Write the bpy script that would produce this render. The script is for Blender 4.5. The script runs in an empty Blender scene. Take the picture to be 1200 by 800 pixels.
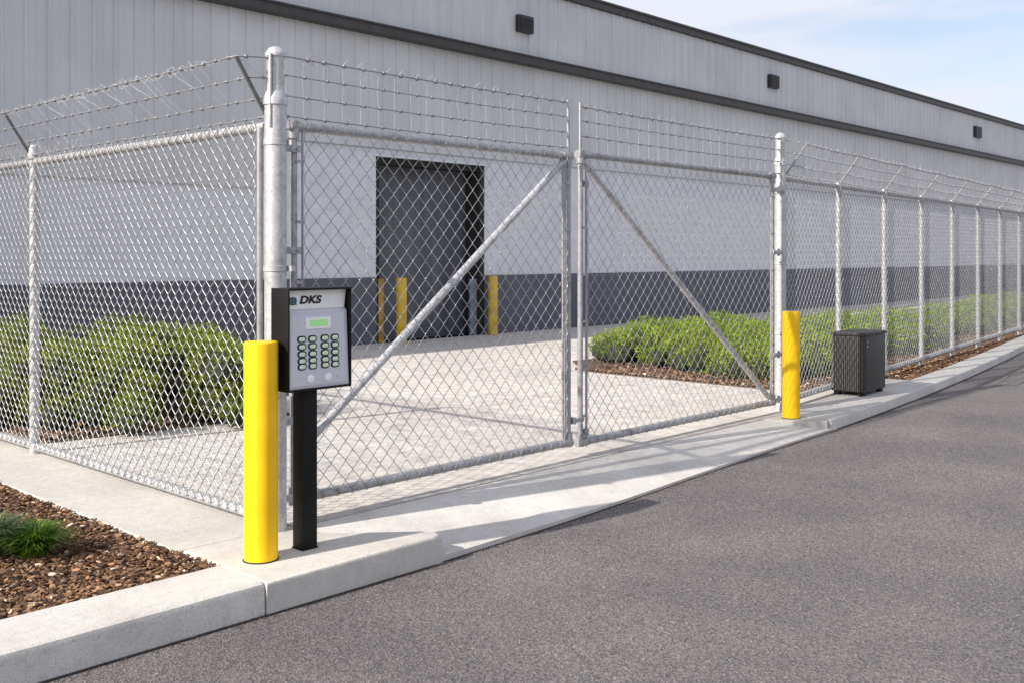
import bpy, bmesh, math, random
import numpy as np
from mathutils import Vector, Matrix, noise
R = math.radians
rng = random.Random(7)
nr = np.random.default_rng(7)
scene = bpy.context.scene
COL = scene.collection

# ------------------------------------------------------------------ materials
def new_mat(name):
    m = bpy.data.materials.new(name); m.use_nodes = True
    nt = m.node_tree
    b = nt.nodes['Principled BSDF']
    return m, nt, b
def N(nt, t, **kw):
    n = nt.nodes.new(t)
    for k, v in kw.items():
        if k in n.inputs: n.inputs[k].default_value = v
        else: setattr(n, k, v)
    return n
def lk(nt, a, ao, b, bi): nt.links.new(a.outputs[ao], b.inputs[bi])
def ramp(nt, stops, interp='LINEAR'):
    r = nt.nodes.new('ShaderNodeValToRGB'); r.color_ramp.interpolation = interp
    e = r.color_ramp.elements
    while len(e) > 1: e.remove(e[0])
    e[0].position = stops[0][0]; e[0].color = (*stops[0][1], 1)
    for p, c in stops[1:]:
        x = e.new(p); x.color = (*c, 1)
    return r
def coords(nt, scale=(1, 1, 1), rot=(0, 0, 0)):
    tc = N(nt, 'ShaderNodeTexCoord'); mp = N(nt, 'ShaderNodeMapping')
    mp.inputs['Scale'].default_value = scale; mp.inputs['Rotation'].default_value = rot
    lk(nt, tc, 'Object', mp, 'Vector'); return mp
def mixc(nt, a, b, fac, mode='MIX'):
    m = nt.nodes.new('ShaderNodeMix'); m.data_type = 'RGBA'; m.blend_type = mode
    for idx, v in ((0, fac), (6, a), (7, b)):
        if isinstance(v, tuple) and len(v) == 2 and hasattr(v[0], 'outputs'): nt.links.new(v[0].outputs[v[1]], m.inputs[idx])
        elif isinstance(v, (int, float)): m.inputs[idx].default_value = v
        else: m.inputs[idx].default_value = (*v, 1)
    return m
def bump(nt, b, src, out, strength, dist):
    bp = N(nt, 'ShaderNodeBump'); bp.inputs['Strength'].default_value = strength; bp.inputs['Distance'].default_value = dist
    lk(nt, src, out, bp, 'Height'); lk(nt, bp, 'Normal', b, 'Normal'); return bp

def mat_plain(name, col, rough=.5, metal=0, nscale=30, amt=.12, bumpd=0.0, spec=.5):
    m, nt, b = new_mat(name)
    mp = coords(nt)
    n = N(nt, 'ShaderNodeTexNoise'); n.inputs['Scale'].default_value = nscale; n.inputs['Detail'].default_value = 6
    lk(nt, mp, 'Vector', n, 'Vector')
    lo = tuple(c * (1 - amt) for c in col); hi = tuple(min(1, c * (1 + amt)) for c in col)
    r = ramp(nt, [(.3, lo), (.7, hi)]); lk(nt, n, 'Fac', r, 'Fac'); lk(nt, r, 'Color', b, 'Base Color')
    b.inputs['Roughness'].default_value = rough; b.inputs['Metallic'].default_value = metal
    b.inputs['Specular IOR Level'].default_value = spec
    if bumpd: bump(nt, b, n, 'Fac', .5, bumpd)
    return m

def mat_galv(name, base=.52, metal=.55, rough=.42, tint=(1, 1, 1.02)):
    m, nt, b = new_mat(name)
    mp = coords(nt)
    v = N(nt, 'ShaderNodeTexVoronoi'); v.inputs['Scale'].default_value = 55
    n = N(nt, 'ShaderNodeTexNoise'); n.inputs['Scale'].default_value = 9; n.inputs['Detail'].default_value = 8; n.inputs['Roughness'].default_value = .7
    lk(nt, mp, 'Vector', v, 'Vector'); lk(nt, mp, 'Vector', n, 'Vector')
    r1 = ramp(nt, [(0, tuple(base * .82 * t for t in tint)), (1, tuple(base * 1.15 * t for t in tint))])
    lk(nt, v, 'Color', r1, 'Fac')
    r2 = ramp(nt, [(.3, (.68, .68, .69)), (.55, (1, 1, 1))]); lk(nt, n, 'Fac', r2, 'Fac')
    mx = mixc(nt, (r1, 'Color'), (r2, 'Color'), 1.0, 'MULTIPLY')
    nt.links.new(mx.outputs[2], b.inputs['Base Color'])
    rr = ramp(nt, [(.3, (rough + .18,) * 3), (.7, (rough - .08,) * 3)]); lk(nt, n, 'Fac', rr, 'Fac'); lk(nt, rr, 'Color', b, 'Roughness')
    b.inputs['Metallic'].default_value = metal
    bump(nt, b, n, 'Fac', .15, .003)
    return m

def mat_concrete(name, col, scale=1.0, stains=.5, speck=1.0):
    m, nt, b = new_mat(name)
    mp = coords(nt)
    big = N(nt, 'ShaderNodeTexNoise'); big.inputs['Scale'].default_value = 1.3 * scale; big.inputs['Detail'].default_value = 9; big.inputs['Roughness'].default_value = .62
    fine = N(nt, 'ShaderNodeTexNoise'); fine.inputs['Scale'].default_value = 125; fine.inputs['Detail'].default_value = 4
    mid = N(nt, 'ShaderNodeTexNoise'); mid.inputs['Scale'].default_value = 14 * scale; mid.inputs['Detail'].default_value = 8; mid.inputs['Roughness'].default_value = .7
    for x in (big, fine, mid): lk(nt, mp, 'Vector', x, 'Vector')
    a = ramp(nt, [(.28, tuple(c * (1 - .34 * stains) for c in col)), (.62, col)]); lk(nt, big, 'Fac', a, 'Fac')
    c2 = ramp(nt, [(.25, (.80, .80, .80)), (.6, (1.04, 1.03, 1.02))]); lk(nt, mid, 'Fac', c2, 'Fac')
    m1 = mixc(nt, (a, 'Color'), (c2, 'Color'), .75, 'MULTIPLY')
    c3 = ramp(nt, [(.30, (.42, .42, .42)), (.44, (.94, .94, .94)), (.75, (1.14, 1.14, 1.14))]); lk(nt, fine, 'Fac', c3, 'Fac')
    m2 = nt.nodes.new('ShaderNodeMix'); m2.data_type = 'RGBA'; m2.blend_type = 'MULTIPLY'; m2.inputs[0].default_value = .6 * speck
    nt.links.new(m1.outputs[2], m2.inputs[6]); lk(nt, c3, 'Color', m2, 7)
    nt.links.new(m2.outputs[2], b.inputs['Base Color'])
    b.inputs['Roughness'].default_value = .88; b.inputs['Specular IOR Level'].default_value = .3
    bump(nt, b, mid, 'Fac', .35, .006)
    return m

def mottled(m, strength):
    nt = m.node_tree; b = nt.nodes['Principled BSDF']; l = b.inputs['Base Color'].links[0]; src = l.from_socket
    mp = coords(nt, (1, .55, 1), (0, 0, .5)); n = N(nt, 'ShaderNodeTexNoise'); n.inputs['Scale'].default_value = 8; n.inputs['Detail'].default_value = 5; n.inputs['Roughness'].default_value = .6
    lk(nt, mp, 'Vector', n, 'Vector'); r = ramp(nt, [(.34, (.74, .74, .75)), (.50, (.95, .95, .95)), (.62, (1.05, 1.04, 1.02))]); lk(nt, n, 'Fac', r, 'Fac')
    br = N(nt, 'ShaderNodeTexBrick'); br.inputs['Scale'].default_value = 1; br.inputs['Brick Width'].default_value = .30; br.inputs['Row Height'].default_value = .15; br.inputs['Mortar Size'].default_value = .006
    br.inputs['Color1'].default_value = (1, 1, 1, 1); br.inputs['Color2'].default_value = (.92, .92, .93, 1); br.inputs['Mortar'].default_value = (.80, .79, .78, 1)
    lk(nt, coords(nt, (1, 1, 1), (0, 0, .79)), 'Vector', br, 'Vector')
    m1 = mixc(nt, (r, 'Color'), (br, 'Color'), .6, 'MULTIPLY')
    m2 = nt.nodes.new('ShaderNodeMix'); m2.data_type = 'RGBA'; m2.blend_type = 'MULTIPLY'; m2.inputs[0].default_value = strength
    nt.links.new(src, m2.inputs[6]); nt.links.new(m1.outputs[2], m2.inputs[7]); nt.links.new(m2.outputs[2], b.inputs['Base Color'])
    return m
def mat_asphalt():
    m, nt, b = new_mat('asphalt')
    mp = coords(nt)
    v = N(nt, 'ShaderNodeTexVoronoi'); v.inputs['Scale'].default_value = 115
    v2 = N(nt, 'ShaderNodeTexVoronoi'); v2.inputs['Scale'].default_value = 46
    big = N(nt, 'ShaderNodeTexNoise'); big.inputs['Scale'].default_value = .9; big.inputs['Detail'].default_value = 8; big.inputs['Roughness'].default_value = .6
    mid = N(nt, 'ShaderNodeTexNoise'); mid.inputs['Scale'].default_value = 62; mid.inputs['Detail'].default_value = 8; mid.inputs['Roughness'].default_value = .8
    for x in (v, v2, big, mid): lk(nt, mp, 'Vector', x, 'Vector')
    base = ramp(nt, [(.28, (.140, .129, .133)), (.5, (.172, .159, .160)), (.72, (.215, .198, .195))]); lk(nt, big, 'Fac', base, 'Fac')
    st = ramp(nt, [(.0, (.35, .35, .35)), (.45, (.85, .85, .85)), (.8, (1.25, 1.22, 1.18)), (.93, (1.5, 1.46, 1.42)), (1, (3.0, 2.9, 2.75))]); lk(nt, v, 'Color', st, 'Fac')
    m1 = mixc(nt, (base, 'Color'), (st, 'Color'), .95, 'MULTIPLY')
    md = ramp(nt, [(.34, (.50, .50, .52)), (.5, (.98, .97, .96)), (.64, (1.30, 1.28, 1.26))]); lk(nt, mid, 'Fac', md, 'Fac')
    m2 = nt.nodes.new('ShaderNodeMix'); m2.data_type = 'RGBA'; m2.blend_type = 'MULTIPLY'; m2.inputs[0].default_value = .9
    nt.links.new(m1.outputs[2], m2.inputs[6]); lk(nt, md, 'Color', m2, 7)
    nt.links.new(m2.outputs[2], b.inputs['Base Color'])
    b.inputs['Roughness'].default_value = .85; b.inputs['Specular IOR Level'].default_value = .3
    ad = N(nt, 'ShaderNodeMath', operation='ADD'); lk(nt, v, 'Distance', ad, 0); lk(nt, mid, 'Fac', ad, 1)
    bump(nt, b, ad, 'Value', .8, .006)
    return m

def mat_island(name, stops, rough=.7, trans=0.0, nsc=0):
    m, nt, b = new_mat(name)
    g = N(nt, 'ShaderNodeNewGeometry')
    r = ramp(nt, stops); lk(nt, g, 'Random Per Island', r, 'Fac')
    src = (r, 'Color')
    if nsc:
        tc = N(nt, 'ShaderNodeTexCoord'); n = N(nt, 'ShaderNodeTexNoise'); n.inputs['Scale'].default_value = nsc; n.inputs['Detail'].default_value = 3
        lk(nt, tc, 'Object', n, 'Vector')
        r2 = ramp(nt, [(.3, (.6, .68, .55)), (.65, (1.25, 1.2, 1.05))]); lk(nt, n, 'Fac', r2, 'Fac')
        mx = mixc(nt, (r, 'Color'), (r2, 'Color'), 1.0, 'MULTIPLY')
        nt.links.new(mx.outputs[2], b.inputs['Base Color']); srco = mx.outputs[2]
    else:
        lk(nt, r, 'Color', b, 'Base Color'); srco = r.outputs['Color']
    b.inputs['Roughness'].default_value = rough; b.inputs['Specular IOR Level'].default_value = .3
    if trans:
        t = N(nt, 'ShaderNodeBsdfTranslucent'); nt.links.new(srco, t.inputs['Color'])
        ms = N(nt, 'ShaderNodeMixShader'); ms.inputs[0].default_value = trans
        out = nt.nodes['Material Output']
        lk(nt, b, 'BSDF', ms, 1); lk(nt, t, 'BSDF', ms, 2); lk(nt, ms, 'Shader', out, 'Surface')
    return m

def mat_wall(name, col, streak=.12, rough=.6):
    m, nt, b = new_mat(name)
    mp = coords(nt, (1, 1, 1)); mp2 = coords(nt, (3.2, 3.2, .25))
    n = N(nt, 'ShaderNodeTexNoise'); n.inputs['Scale'].default_value = .7; n.inputs['Detail'].default_value = 8; lk(nt, mp, 'Vector', n, 'Vector')
    s = N(nt, 'ShaderNodeTexNoise'); s.inputs['Scale'].default_value = 1.5; s.inputs['Detail'].default_value = 7; lk(nt, mp2, 'Vector', s, 'Vector')
    a = ramp(nt, [(.3, tuple(c * .9 for c in col)), (.7, tuple(min(1, c * 1.06) for c in col))]); lk(nt, n, 'Fac', a, 'Fac')
    c = ramp(nt, [(.3, (1 - streak * 2,) * 3), (.6, (1, 1, 1))]); lk(nt, s, 'Fac', c, 'Fac')
    mx = mixc(nt, (a, 'Color'), (c, 'Color'), 1.0, 'MULTIPLY')
    nt.links.new(mx.outputs[2], b.inputs['Base Color'])
    b.inputs['Roughness'].default_value = rough
    return m

def mat_block(name, col):
    """painted blockwork: faint joints with a slightly rough face"""
    m, nt, b = new_mat(name)
    tc = N(nt, 'ShaderNodeTexCoord'); sx = N(nt, 'ShaderNodeSeparateXYZ'); cx = N(nt, 'ShaderNodeCombineXYZ')
    lk(nt, tc, 'Object', sx, 0); lk(nt, sx, 'X', cx, 0); lk(nt, sx, 'Z', cx, 1)
    br = N(nt, 'ShaderNodeTexBrick'); br.inputs['Scale'].default_value = 1; br.inputs['Brick Width'].default_value = .41; br.inputs['Row Height'].default_value = .205
    br.inputs['Mortar Size'].default_value = .006; br.inputs['Mortar Smooth'].default_value = .4
    br.inputs['Color1'].default_value = (*col, 1); br.inputs['Color2'].default_value = (*[c * .95 for c in col], 1); br.inputs['Mortar'].default_value = (*[c * .90 for c in col], 1)
    lk(nt, cx, 0, br, 'Vector')
    n = N(nt, 'ShaderNodeTexNoise'); n.inputs['Scale'].default_value = 5; n.inputs['Detail'].default_value = 9; n.inputs['Roughness'].default_value = .7; lk(nt, tc, 'Object', n, 'Vector')
    c = ramp(nt, [(.3, (.84, .84, .85)), (.62, (1.04, 1.04, 1.04))]); lk(nt, n, 'Fac', c, 'Fac')
    mx = mixc(nt, (br, 'Color'), (c, 'Color'), 1.0, 'MULTIPLY'); nt.links.new(mx.outputs[2], b.inputs['Base Color'])
    b.inputs['Roughness'].default_value = .75
    bump(nt, b, n, 'Fac', .3, .01)
    return m

M = dict(
    asphalt=mat_asphalt(),
    walk=mat_concrete('sidewalk_concrete', (.58, .55, .505), 1, .6),
    kerb=mat_concrete('kerb_concrete', (.63, .605, .57), 1.6, .7),
    apron=mat_concrete('apron_concrete', (.66, .63, .59), .9, .75),
    yard=mottled(mat_concrete('yard_concrete', (.66, .62, .575), .5, .5), 1.0),
    ground=mat_plain('soil', (.16, .12, .085), .95, 0, 3, .3),
    bed=mat_plain('bark_soil', (.10, .062, .04), .95, 0, 40, .5, .01),
    galv=mat_galv('galvanized_steel', .40, .5, .42),
    galv_post=mat_galv('galvanized_post', .54, .4, .45),
    gatewire=mat_galv('gate_wire', .42, .65, .32),
    wire=mat_galv('galvanized_wire', .45, .6, .36),
    thinwire=mat_galv('thin_wire', .30, .4, .45),
    loosewire=mat_galv('loose_wire', .6, .3, .45),
    shaded_arm=mat_galv('shaded_galvanized_arm', .17, .5, .45),  # shadow side of the left barb arms put into the colour
    yellow=mat_plain('yellow_paint', (.93, .545, .008), .42, 0, 5, .08, .0006, .3),
    yellow_old=mat_plain('worn_yellow_paint', (.62, .40, .03), .6, 0, 6, .25),
    shaded_yellow=mat_plain('dirty_shaded_yellow_paint', (.42, .24, .05), .6, 0, 8, .4),  # dirty yellow, browned to paint in the doorway shade
    black=mat_plain('black_powder_coat', (.008, .0075, .0075), .5, 0, 60, .2, 0, .22),
    edge_shade=mat_plain('kerb_foot_shade', (.055, .05, .05), .95, 0, 30, .5),  # near-black standing in for the shade at the kerb foot
    darkgap=mat_plain('dark_gap', (.02, .02, .02), .9, 0, 20, .2),
    faceplate=mat_plain('keypad_faceplate', (.64, .645, .70), .4, .15, 90, .04),
    header=mat_plain('brushed_header', (.90, .91, .87), .35, .1, 40, .06),
    bezel=mat_plain('white_plastic', (.95, .95, .95), .4, 0, 20, .03),
    keycap=mat_island('key_cap', [(0, (.46, .70, .38)), (.5, (.62, .82, .52)), (1, (.86, .92, .78))], .35),
    ink=mat_plain('black_ink', (.012, .012, .016), .5, 0, 20, .1),
    emblem=mat_plain('teal_ink', (.03, .10, .13), .5, 0, 200, .8),
    cabinet=mat_plain('cabinet_paint', (.040, .038, .038), .5, .2, 40, .12),
    cabinet_rib=mat_plain('cabinet_rib_paint', (.075, .067, .063), .55, .1, 40, .12),
    siding=mat_wall('ribbed_siding', (.61, .618, .63), .04, .5),
    blockwall=mat_block('painted_wall', (.69, .705, .735)),
    wallbase=mat_block('dark_wall_base', (.105, .113, .138)),
    trim=mat_plain('dark_metal_trim', (.055, .05, .05), .5, .2, 5, .2),
    door=mat_wall('door_steel', (.105, .114, .135), .25, .55),
    track=mat_plain('door_guard', (.22, .27, .34), .5, .1, 10, .2),
    vent=mat_plain('vent_metal', (.035, .036, .04), .5, .2, 10, .2),
    chips=mat_island('bark_chips', [(0, (.045, .024, .015)), (.35, (.12, .062, .036)), (.60, (.20, .115, .065)), (.84, (.29, .18, .105)), (.94, (.44, .22, .10)), (.96, (.50, .36, .24)), (1, (.68, .60, .50))], .8),
    leaf=mat_island('shrub_leaves', [(0, (.09, .13, .012)), (.5, (.20, .265, .022)), (1, (.42, .48, .05))], .5, .35, 3.0),
    leaf_b=mat_island('bright_shrub_leaves', [(0, (.11, .17, .014)), (.5, (.21, .30, .024)), (1, (.40, .48, .05))], .5, .35, 3.0),
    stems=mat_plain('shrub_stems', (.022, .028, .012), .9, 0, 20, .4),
    grass=mat_island('grass_blades', [(0, (.035, .085, .010)), (.5, (.075, .16, .015)), (1, (.16, .26, .03))], .45, .3),
    grass_g=mat_island('greyish_grass_blades', [(0, (.05, .085, .03)), (.5, (.10, .15, .07)), (1, (.22, .27, .15))], .5, .3),
)

# ------------------------------------------------------------------ mesh builder
class MB:
    def __init__(s): s.v = []; s.f = []; s.n = 0
    def add(s, verts, faces):
        verts = np.asarray(verts, dtype=float).reshape(-1, 3)
        s.v.append(verts)
        if isinstance(faces, np.ndarray): s.f.extend((faces + s.n).tolist())
        else: s.f.extend([[i + s.n for i in f] for f in faces])
        s.n += len(verts); return s
    def box(s, x0, x1, y0, y1, z0, z1, ch=0.0):
        if ch <= 0:
            v = [(x, y, z) for z in (z0, z1) for y in (y0, y1) for x in (x0, x1)]
            return s.add(v, [(0, 2, 3, 1), (4, 5, 7, 6), (0, 1, 5, 4), (2, 6, 7, 3), (0, 4, 6, 2), (1, 3, 7, 5)])
        bm = bmesh.new(); bmesh.ops.create_cube(bm, size=1)
        for v in bm.verts: v.co = Vector(((x0 + x1) / 2 + v.co.x * (x1 - x0), (y0 + y1) / 2 + v.co.y * (y1 - y0), (z0 + z1) / 2 + v.co.z * (z1 - z0)))
        bmesh.ops.bevel(bm, geom=list(bm.edges), offset=ch, segments=2, affect='EDGES', profile=.6)
        return s.bm(bm)
    def bm(s, bm):
        bm.verts.index_update()
        s.add([v.co[:] for v in bm.verts], [[v.index for v in f.verts] for f in bm.faces]); bm.free(); return s
    def tube(s, P, r, n=8, cap=True):
        P = np.asarray(P, dtype=float); m = len(P)
        rr = np.full(m, r) if np.isscalar(r) else np.asarray(r, float)
        T = np.gradient(P, axis=0); T /= np.linalg.norm(T, axis=1)[:, None] + 1e-12
        d = P[-1] - P[0]
        ref = np.array([0, 0, 1.]) if abs(d[2]) < .9 * np.linalg.norm(d) + 1e-9 else np.array([0, 1., 0])
        A = np.cross(T, ref); A /= np.linalg.norm(A, axis=1)[:, None] + 1e-12
        B = np.cross(T, A)
        th = np.arange(n) * 2 * math.pi / n
        ring = P[:, None, :] + rr[:, None, None] * (np.cos(th)[None, :, None] * A[:, None, :] + np.sin(th)[None, :, None] * B[:, None, :])
        i = np.arange(m - 1)[:, None] * n; j = np.arange(n)[None, :]; k = (j + 1) % n
        F = np.stack([i + j, i + k, i + n + k, i + n + j], -1).reshape(-1, 4)
        s.add(ring.reshape(-1, 3), F)
        if cap:
            b = s.n - m * n
            s.f.append([b + q for q in range(n)][::-1]); s.f.append([b + (m - 1) * n + q for q in range(n)])
        return s
    def lathe(s, prof, n=32, c=(0, 0)):
        prof = list(prof); m = len(prof)
        V = [(c[0] + r * math.cos(2 * math.pi * q / n), c[1] + r * math.sin(2 * math.pi * q / n), z) for r, z in prof for q in range(n)]
        F = [(i * n + q, i * n + (q + 1) % n, (i + 1) * n + (q + 1) % n, (i + 1) * n + q) for i in range(m - 1) for q in range(n)]
        F.append([q for q in range(n)][::-1]); F.append([(m - 1) * n + q for q in range(n)])
        return s.add(V, F)
    def prism(s, pts, z0, z1, ch=0.0):
        bm = bmesh.new()
        vs = [bm.verts.new((x, y, z0)) for x, y in pts]
        f = bm.faces.new(vs); 
        if f.normal.z > 0 or True:
            f.normal_update()
        ex = bmesh.ops.extrude_face_region(bm, geom=[f])
        tv = [g for g in ex['geom'] if isinstance(g, bmesh.types.BMVert)]
        for v in tv: v.co.z = z1
        bmesh.ops.recalc_face_normals(bm, faces=list(bm.faces))
        if ch:
            es = [e for e in bm.edges if all(abs(v.co.z - z1) < 1e-6 for v in e.verts)]
            bmesh.ops.bevel(bm, geom=es, offset=ch, segments=3, affect='EDGES', profile=.5)
        return s.bm(bm)
    def build(s, name, mat, parent=None, smooth=False, loc=None, angle=40):
        me = bpy.data.meshes.new(name)
        me.from_pydata(np.concatenate(s.v).tolist() if s.v else [], [], s.f)
        me.materials.append(mat)
        if smooth:
            me.polygons.foreach_set('use_smooth', [True] * len(me.polygons))
            if angle: me.set_sharp_from_angle(angle=R(angle))
        me.update()
        o = bpy.data.objects.new(name, me); COL.objects.link(o)
        if parent: o.parent = parent
        if loc: o.location = loc
        return o

def tag(o, label=None, cat=None, group=None, kind=None):
    if label: o['label'] = label
    if cat: o['category'] = cat
    if group: o['group'] = group
    if kind: o['kind'] = kind
    return o
def empty(name, loc, rz=0, **kw):
    o = bpy.data.objects.new(name, None); COL.objects.link(o); o.location = loc; o.rotation_euler = (0, 0, rz); o.empty_display_size = .2
    return tag(o, **kw)
def copy_tree(o, parent=None):
    c = o.copy(); COL.objects.link(c); c.parent = parent
    for ch in list(o.children): copy_tree(ch, c)
    return c

# ------------------------------------------------------------------ setting
def road_z(x):
    t = min(1, max(0, (x - 4.5) / 4.0)); t = t * t * (3 - 2 * t)
    return -.15 + .05 * t
# asphalt
mb = MB()
xs = [-90, -40, -10, 0, 2, 4.5] + [4.5 + .5 * i for i in range(1, 9)] + [10, 14, 20, 30, 50, 90, 150]
ys = [-90, -30, -5, 0, 2, 3.2, 3.7, 4.3, 5.05]
V = [(x, y, road_z(x)) for y in ys for x in xs]; w = len(xs)
F = [(j * w + i, j * w + i + 1, (j + 1) * w + i + 1, (j + 1) * w + i) for j in range(len(ys) - 1) for i in range(w - 1)]
mb.add(V, F); tag(mb.build('road', M['asphalt']), kind='structure', label='dark grey asphalt road in front of the gate')
mb = MB(); mb.add([(-400, -400, -.32), (400, -400, -.32), (400, 400, -.32), (-400, 400, -.32)], [(0, 1, 2, 3)])
tag(mb.build('ground', M['ground']), kind='structure')

# kerb path front line
KR = [(8.86, 4.255), (9.6, 4.315), (10.39, 4.39), (11.5, 4.50), (12.69, 4.64), (14.0, 4.80), (14.82, 4.915), (16.6, 5.165), (18.33, 5.43), (22, 6.0), (28, 6.75), (40, 7.9), (60, 9.2)]
def resample(P, step):
    out = []
    for (a, b) in zip(P[:-1], P[1:]):
        n = max(1, int(math.dist(a, b) / step))
        out += [(a[0] + (b[0] - a[0]) * k / n, a[1] + (b[1] - a[1]) * k / n) for k in range(n)]
    return out + [P[-1]]
def kerb_sweep(mb, P, zt, zb, width, r=.028):
    prof = [(0.0, zb), (.012, zt - r), (.012 + r * .3, zt - r * .3), (.012 + r, zt), (.012 + r + .006, zt), (width - .004, zt), (width, zt - .004), (width, zb)]
    rings = []
    for i, p in enumerate(P):
        a = P[max(0, i - 1)]; b = P[min(len(P) - 1, i + 1)]
        d = Vector((b[0] - a[0], b[1] - a[1])).normalized(); nrm = Vector((-d.y, d.x))
        rings.append([(p[0] + nrm.x * u, p[1] + nrm.y * u, z) for u, z in prof])
    k = len(prof); V = [v for rg in rings for v in rg]
    F = [(i * k + j, (i + 1) * k + j, (i + 1) * k + (j + 1) % k, i * k + (j + 1) % k) for i in range(len(P) - 1) for j in range(k)]
    F.append(list(range(k))); F.append([(len(P) - 1) * k + j for j in range(k)][::-1])
    mb.add(V, F)
mb = MB()
# left kerb, blocks with narrow joints
edges = [-26, -20, -14, -8, -5, -2, -.2, 2.655]
for a, b in zip(edges[:-1], edges[1:]):
    n = max(2, int((b - a) / .25)); kerb_sweep(mb, [(a + .003 + (b - a - .006) * k / n, 4.03) for k in range(n + 1)], 0.0, -.3, .40)
mb.box(-26, 2.66, 4.05, 4.42, -.3, -.014)
tag(mb.build('kerb', M['kerb'], smooth=True, angle=35), kind='structure', label='pale concrete kerb along the planting bed')
mb = MB()
mb.prism([(2.661, 4.032), (3.70, 4.032), (3.765, 4.05), (3.79, 4.10), (3.75, 4.18), (3.52, 4.39), (3.36, 4.54), (3.33, 4.80), (2.661, 4.80)], -.3, 0.001, .022)
for arr in mb.v:
    k = arr[:, 0] > 3.47; arr[k, 0] += (arr[k, 2] * -.28)
tag(mb.build('kerb', M['walk'], smooth=True, angle=35), kind='structure', label='raised concrete corner slab that carries keypad and bollard')
mb = MB()
kerb_sweep(mb, resample([p for p in KR], .3), 0.002, -.3, .34)
tag(mb.build('kerb', M['kerb'], smooth=True, angle=35), kind='structure', label='curving concrete kerb right of the gate')

FA = R(6.2)
def fence_y(x): return 4.93 + (x - 9.07) * math.tan(FA)
# concrete pad right (under bollard and cabinet)
mb = MB()
mb.prism([(8.48, 4.74), (8.62, 4.38), (8.76, 4.262), (8.87, 4.31), (9.6, 4.375), (10.39, 4.455), (11.5, 4.565), (12.75, 4.70), (12.3, fence_y(12.3) + .12), (9.1, fence_y(9.1) + .12), (8.48, 4.99)], -.3, -.002, .012)
tag(mb.build('sidewalk', M['walk'], smooth=True, angle=35), kind='structure', label='concrete pad under the dark cabinet')
# left sidewalk strip
mb = MB(); mb.prism([(2.64, 4.805), (3.318, 4.805), (3.318, 15), (2.64, 15)], -.3, -.003, .008)
tag(mb.build('sidewalk', M['walk']), kind='structure', label='concrete strip under the left fence')
# apron sloping to the road
mb = MB()
xs = np.linspace(3.25, 8.95, 40); nv = 9
V = []
for x in xs:
    yf = 4.045 + max(0, x - 3.84) * .041; zf = road_z(x) + .022 + .012 * max(0, 1 - abs(x - 3.8) / 1.5)
    for k in range(nv):
        t = k / (nv - 1); V.append((x, yf + (4.745 - yf) * t, zf + (-.004 - zf) * (t ** .85)))
F = [(i * nv + k, (i + 1) * nv + k, (i + 1) * nv + k + 1, i * nv + k + 1) for i in range(len(xs) - 1) for k in range(nv - 1)]
# front lip down to the road
b0 = len(V)
for x in xs: V.append((x, 4.045 + max(0, x - 3.84) * .041, -.3))
F += [(b0 + i, b0 + i + 1, (i + 1) * nv, i * nv) for i in range(len(xs) - 1)]
mb.add(V, F); tag(mb.build('driveway_apron', M['apron'], smooth=True, angle=35), kind='structure', label='sloping concrete apron between gate and road')
# grit line where road meets concrete
mb = MB()
for k in range(2600):
    x = rng.uniform(-2, 20)
    if x < 3.6: y = 4.03
    elif x < 8.85: y = 4.035 + (x - 3.84) * .042
    else:
        y = next(a[1] + (b[1] - a[1]) * (x - a[0]) / (b[0] - a[0]) for a, b in zip(KR[:-1], KR[1:]) if a[0] - .02 <= x <= b[0] + 1e-6)
    y -= abs(rng.gauss(0, .022)) + .002; s = rng.uniform(.002, .008)
    z = road_z(x); pts = [(x + s * rng.uniform(.6, 1) * dx, y + s * rng.uniform(.6, 1) * dy, z + s * .5 * (1 + dz) * rng.uniform(.6, 1)) for dx, dy, dz in ((1, 0, 0), (0, 1, 0), (-1, 0, 0), (0, -1, 0), (0, 0, 1), (0, 0, -1))]
    mb.add(pts, [(0, 1, 4), (1, 2, 4), (2, 3, 4), (3, 0, 4), (1, 0, 5), (2, 1, 5), (3, 2, 5), (0, 3, 5)])
tag(mb.build('grit', M['bed']), kind='stuff', label='dark grit gathered along the road edge', cat='grit')
for P in ([(14.3, 4.45), (14.9, 4.52), (15.4, 4.50), (16.1, 4.66), (16.8, 4.70)], [(15.4, 4.50), (15.6, 4.30), (16.0, 4.12)]):
    P = resample(P, .07); mb = MB(); V = []
    for (x, y) in P:
        y += rng.gauss(0, .008); w_ = rng.uniform(.004, .010); V += [(x, y - w_, road_z(x) + .003), (x, y + w_, road_z(x) + .003)]
    mb.add(V, [(2 * i, 2 * i + 2, 2 * i + 3, 2 * i + 1) for i in range(len(P) - 1)])
    tag(mb.build('road_crack', M['darkgap']), kind='structure')
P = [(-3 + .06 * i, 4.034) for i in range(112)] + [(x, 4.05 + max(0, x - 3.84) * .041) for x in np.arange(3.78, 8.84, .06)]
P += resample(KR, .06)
mb = MB(); V = []  # ragged strip that paints the shade line where road meets kerb
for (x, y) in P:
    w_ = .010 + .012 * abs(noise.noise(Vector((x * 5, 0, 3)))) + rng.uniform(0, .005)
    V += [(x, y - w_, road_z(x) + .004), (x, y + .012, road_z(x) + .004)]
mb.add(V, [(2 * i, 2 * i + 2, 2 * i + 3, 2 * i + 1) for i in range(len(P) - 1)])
tag(mb.build('road_edge_shade', M['edge_shade']), kind='structure', label='dark strip of painted shade between road and kerb')
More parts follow.
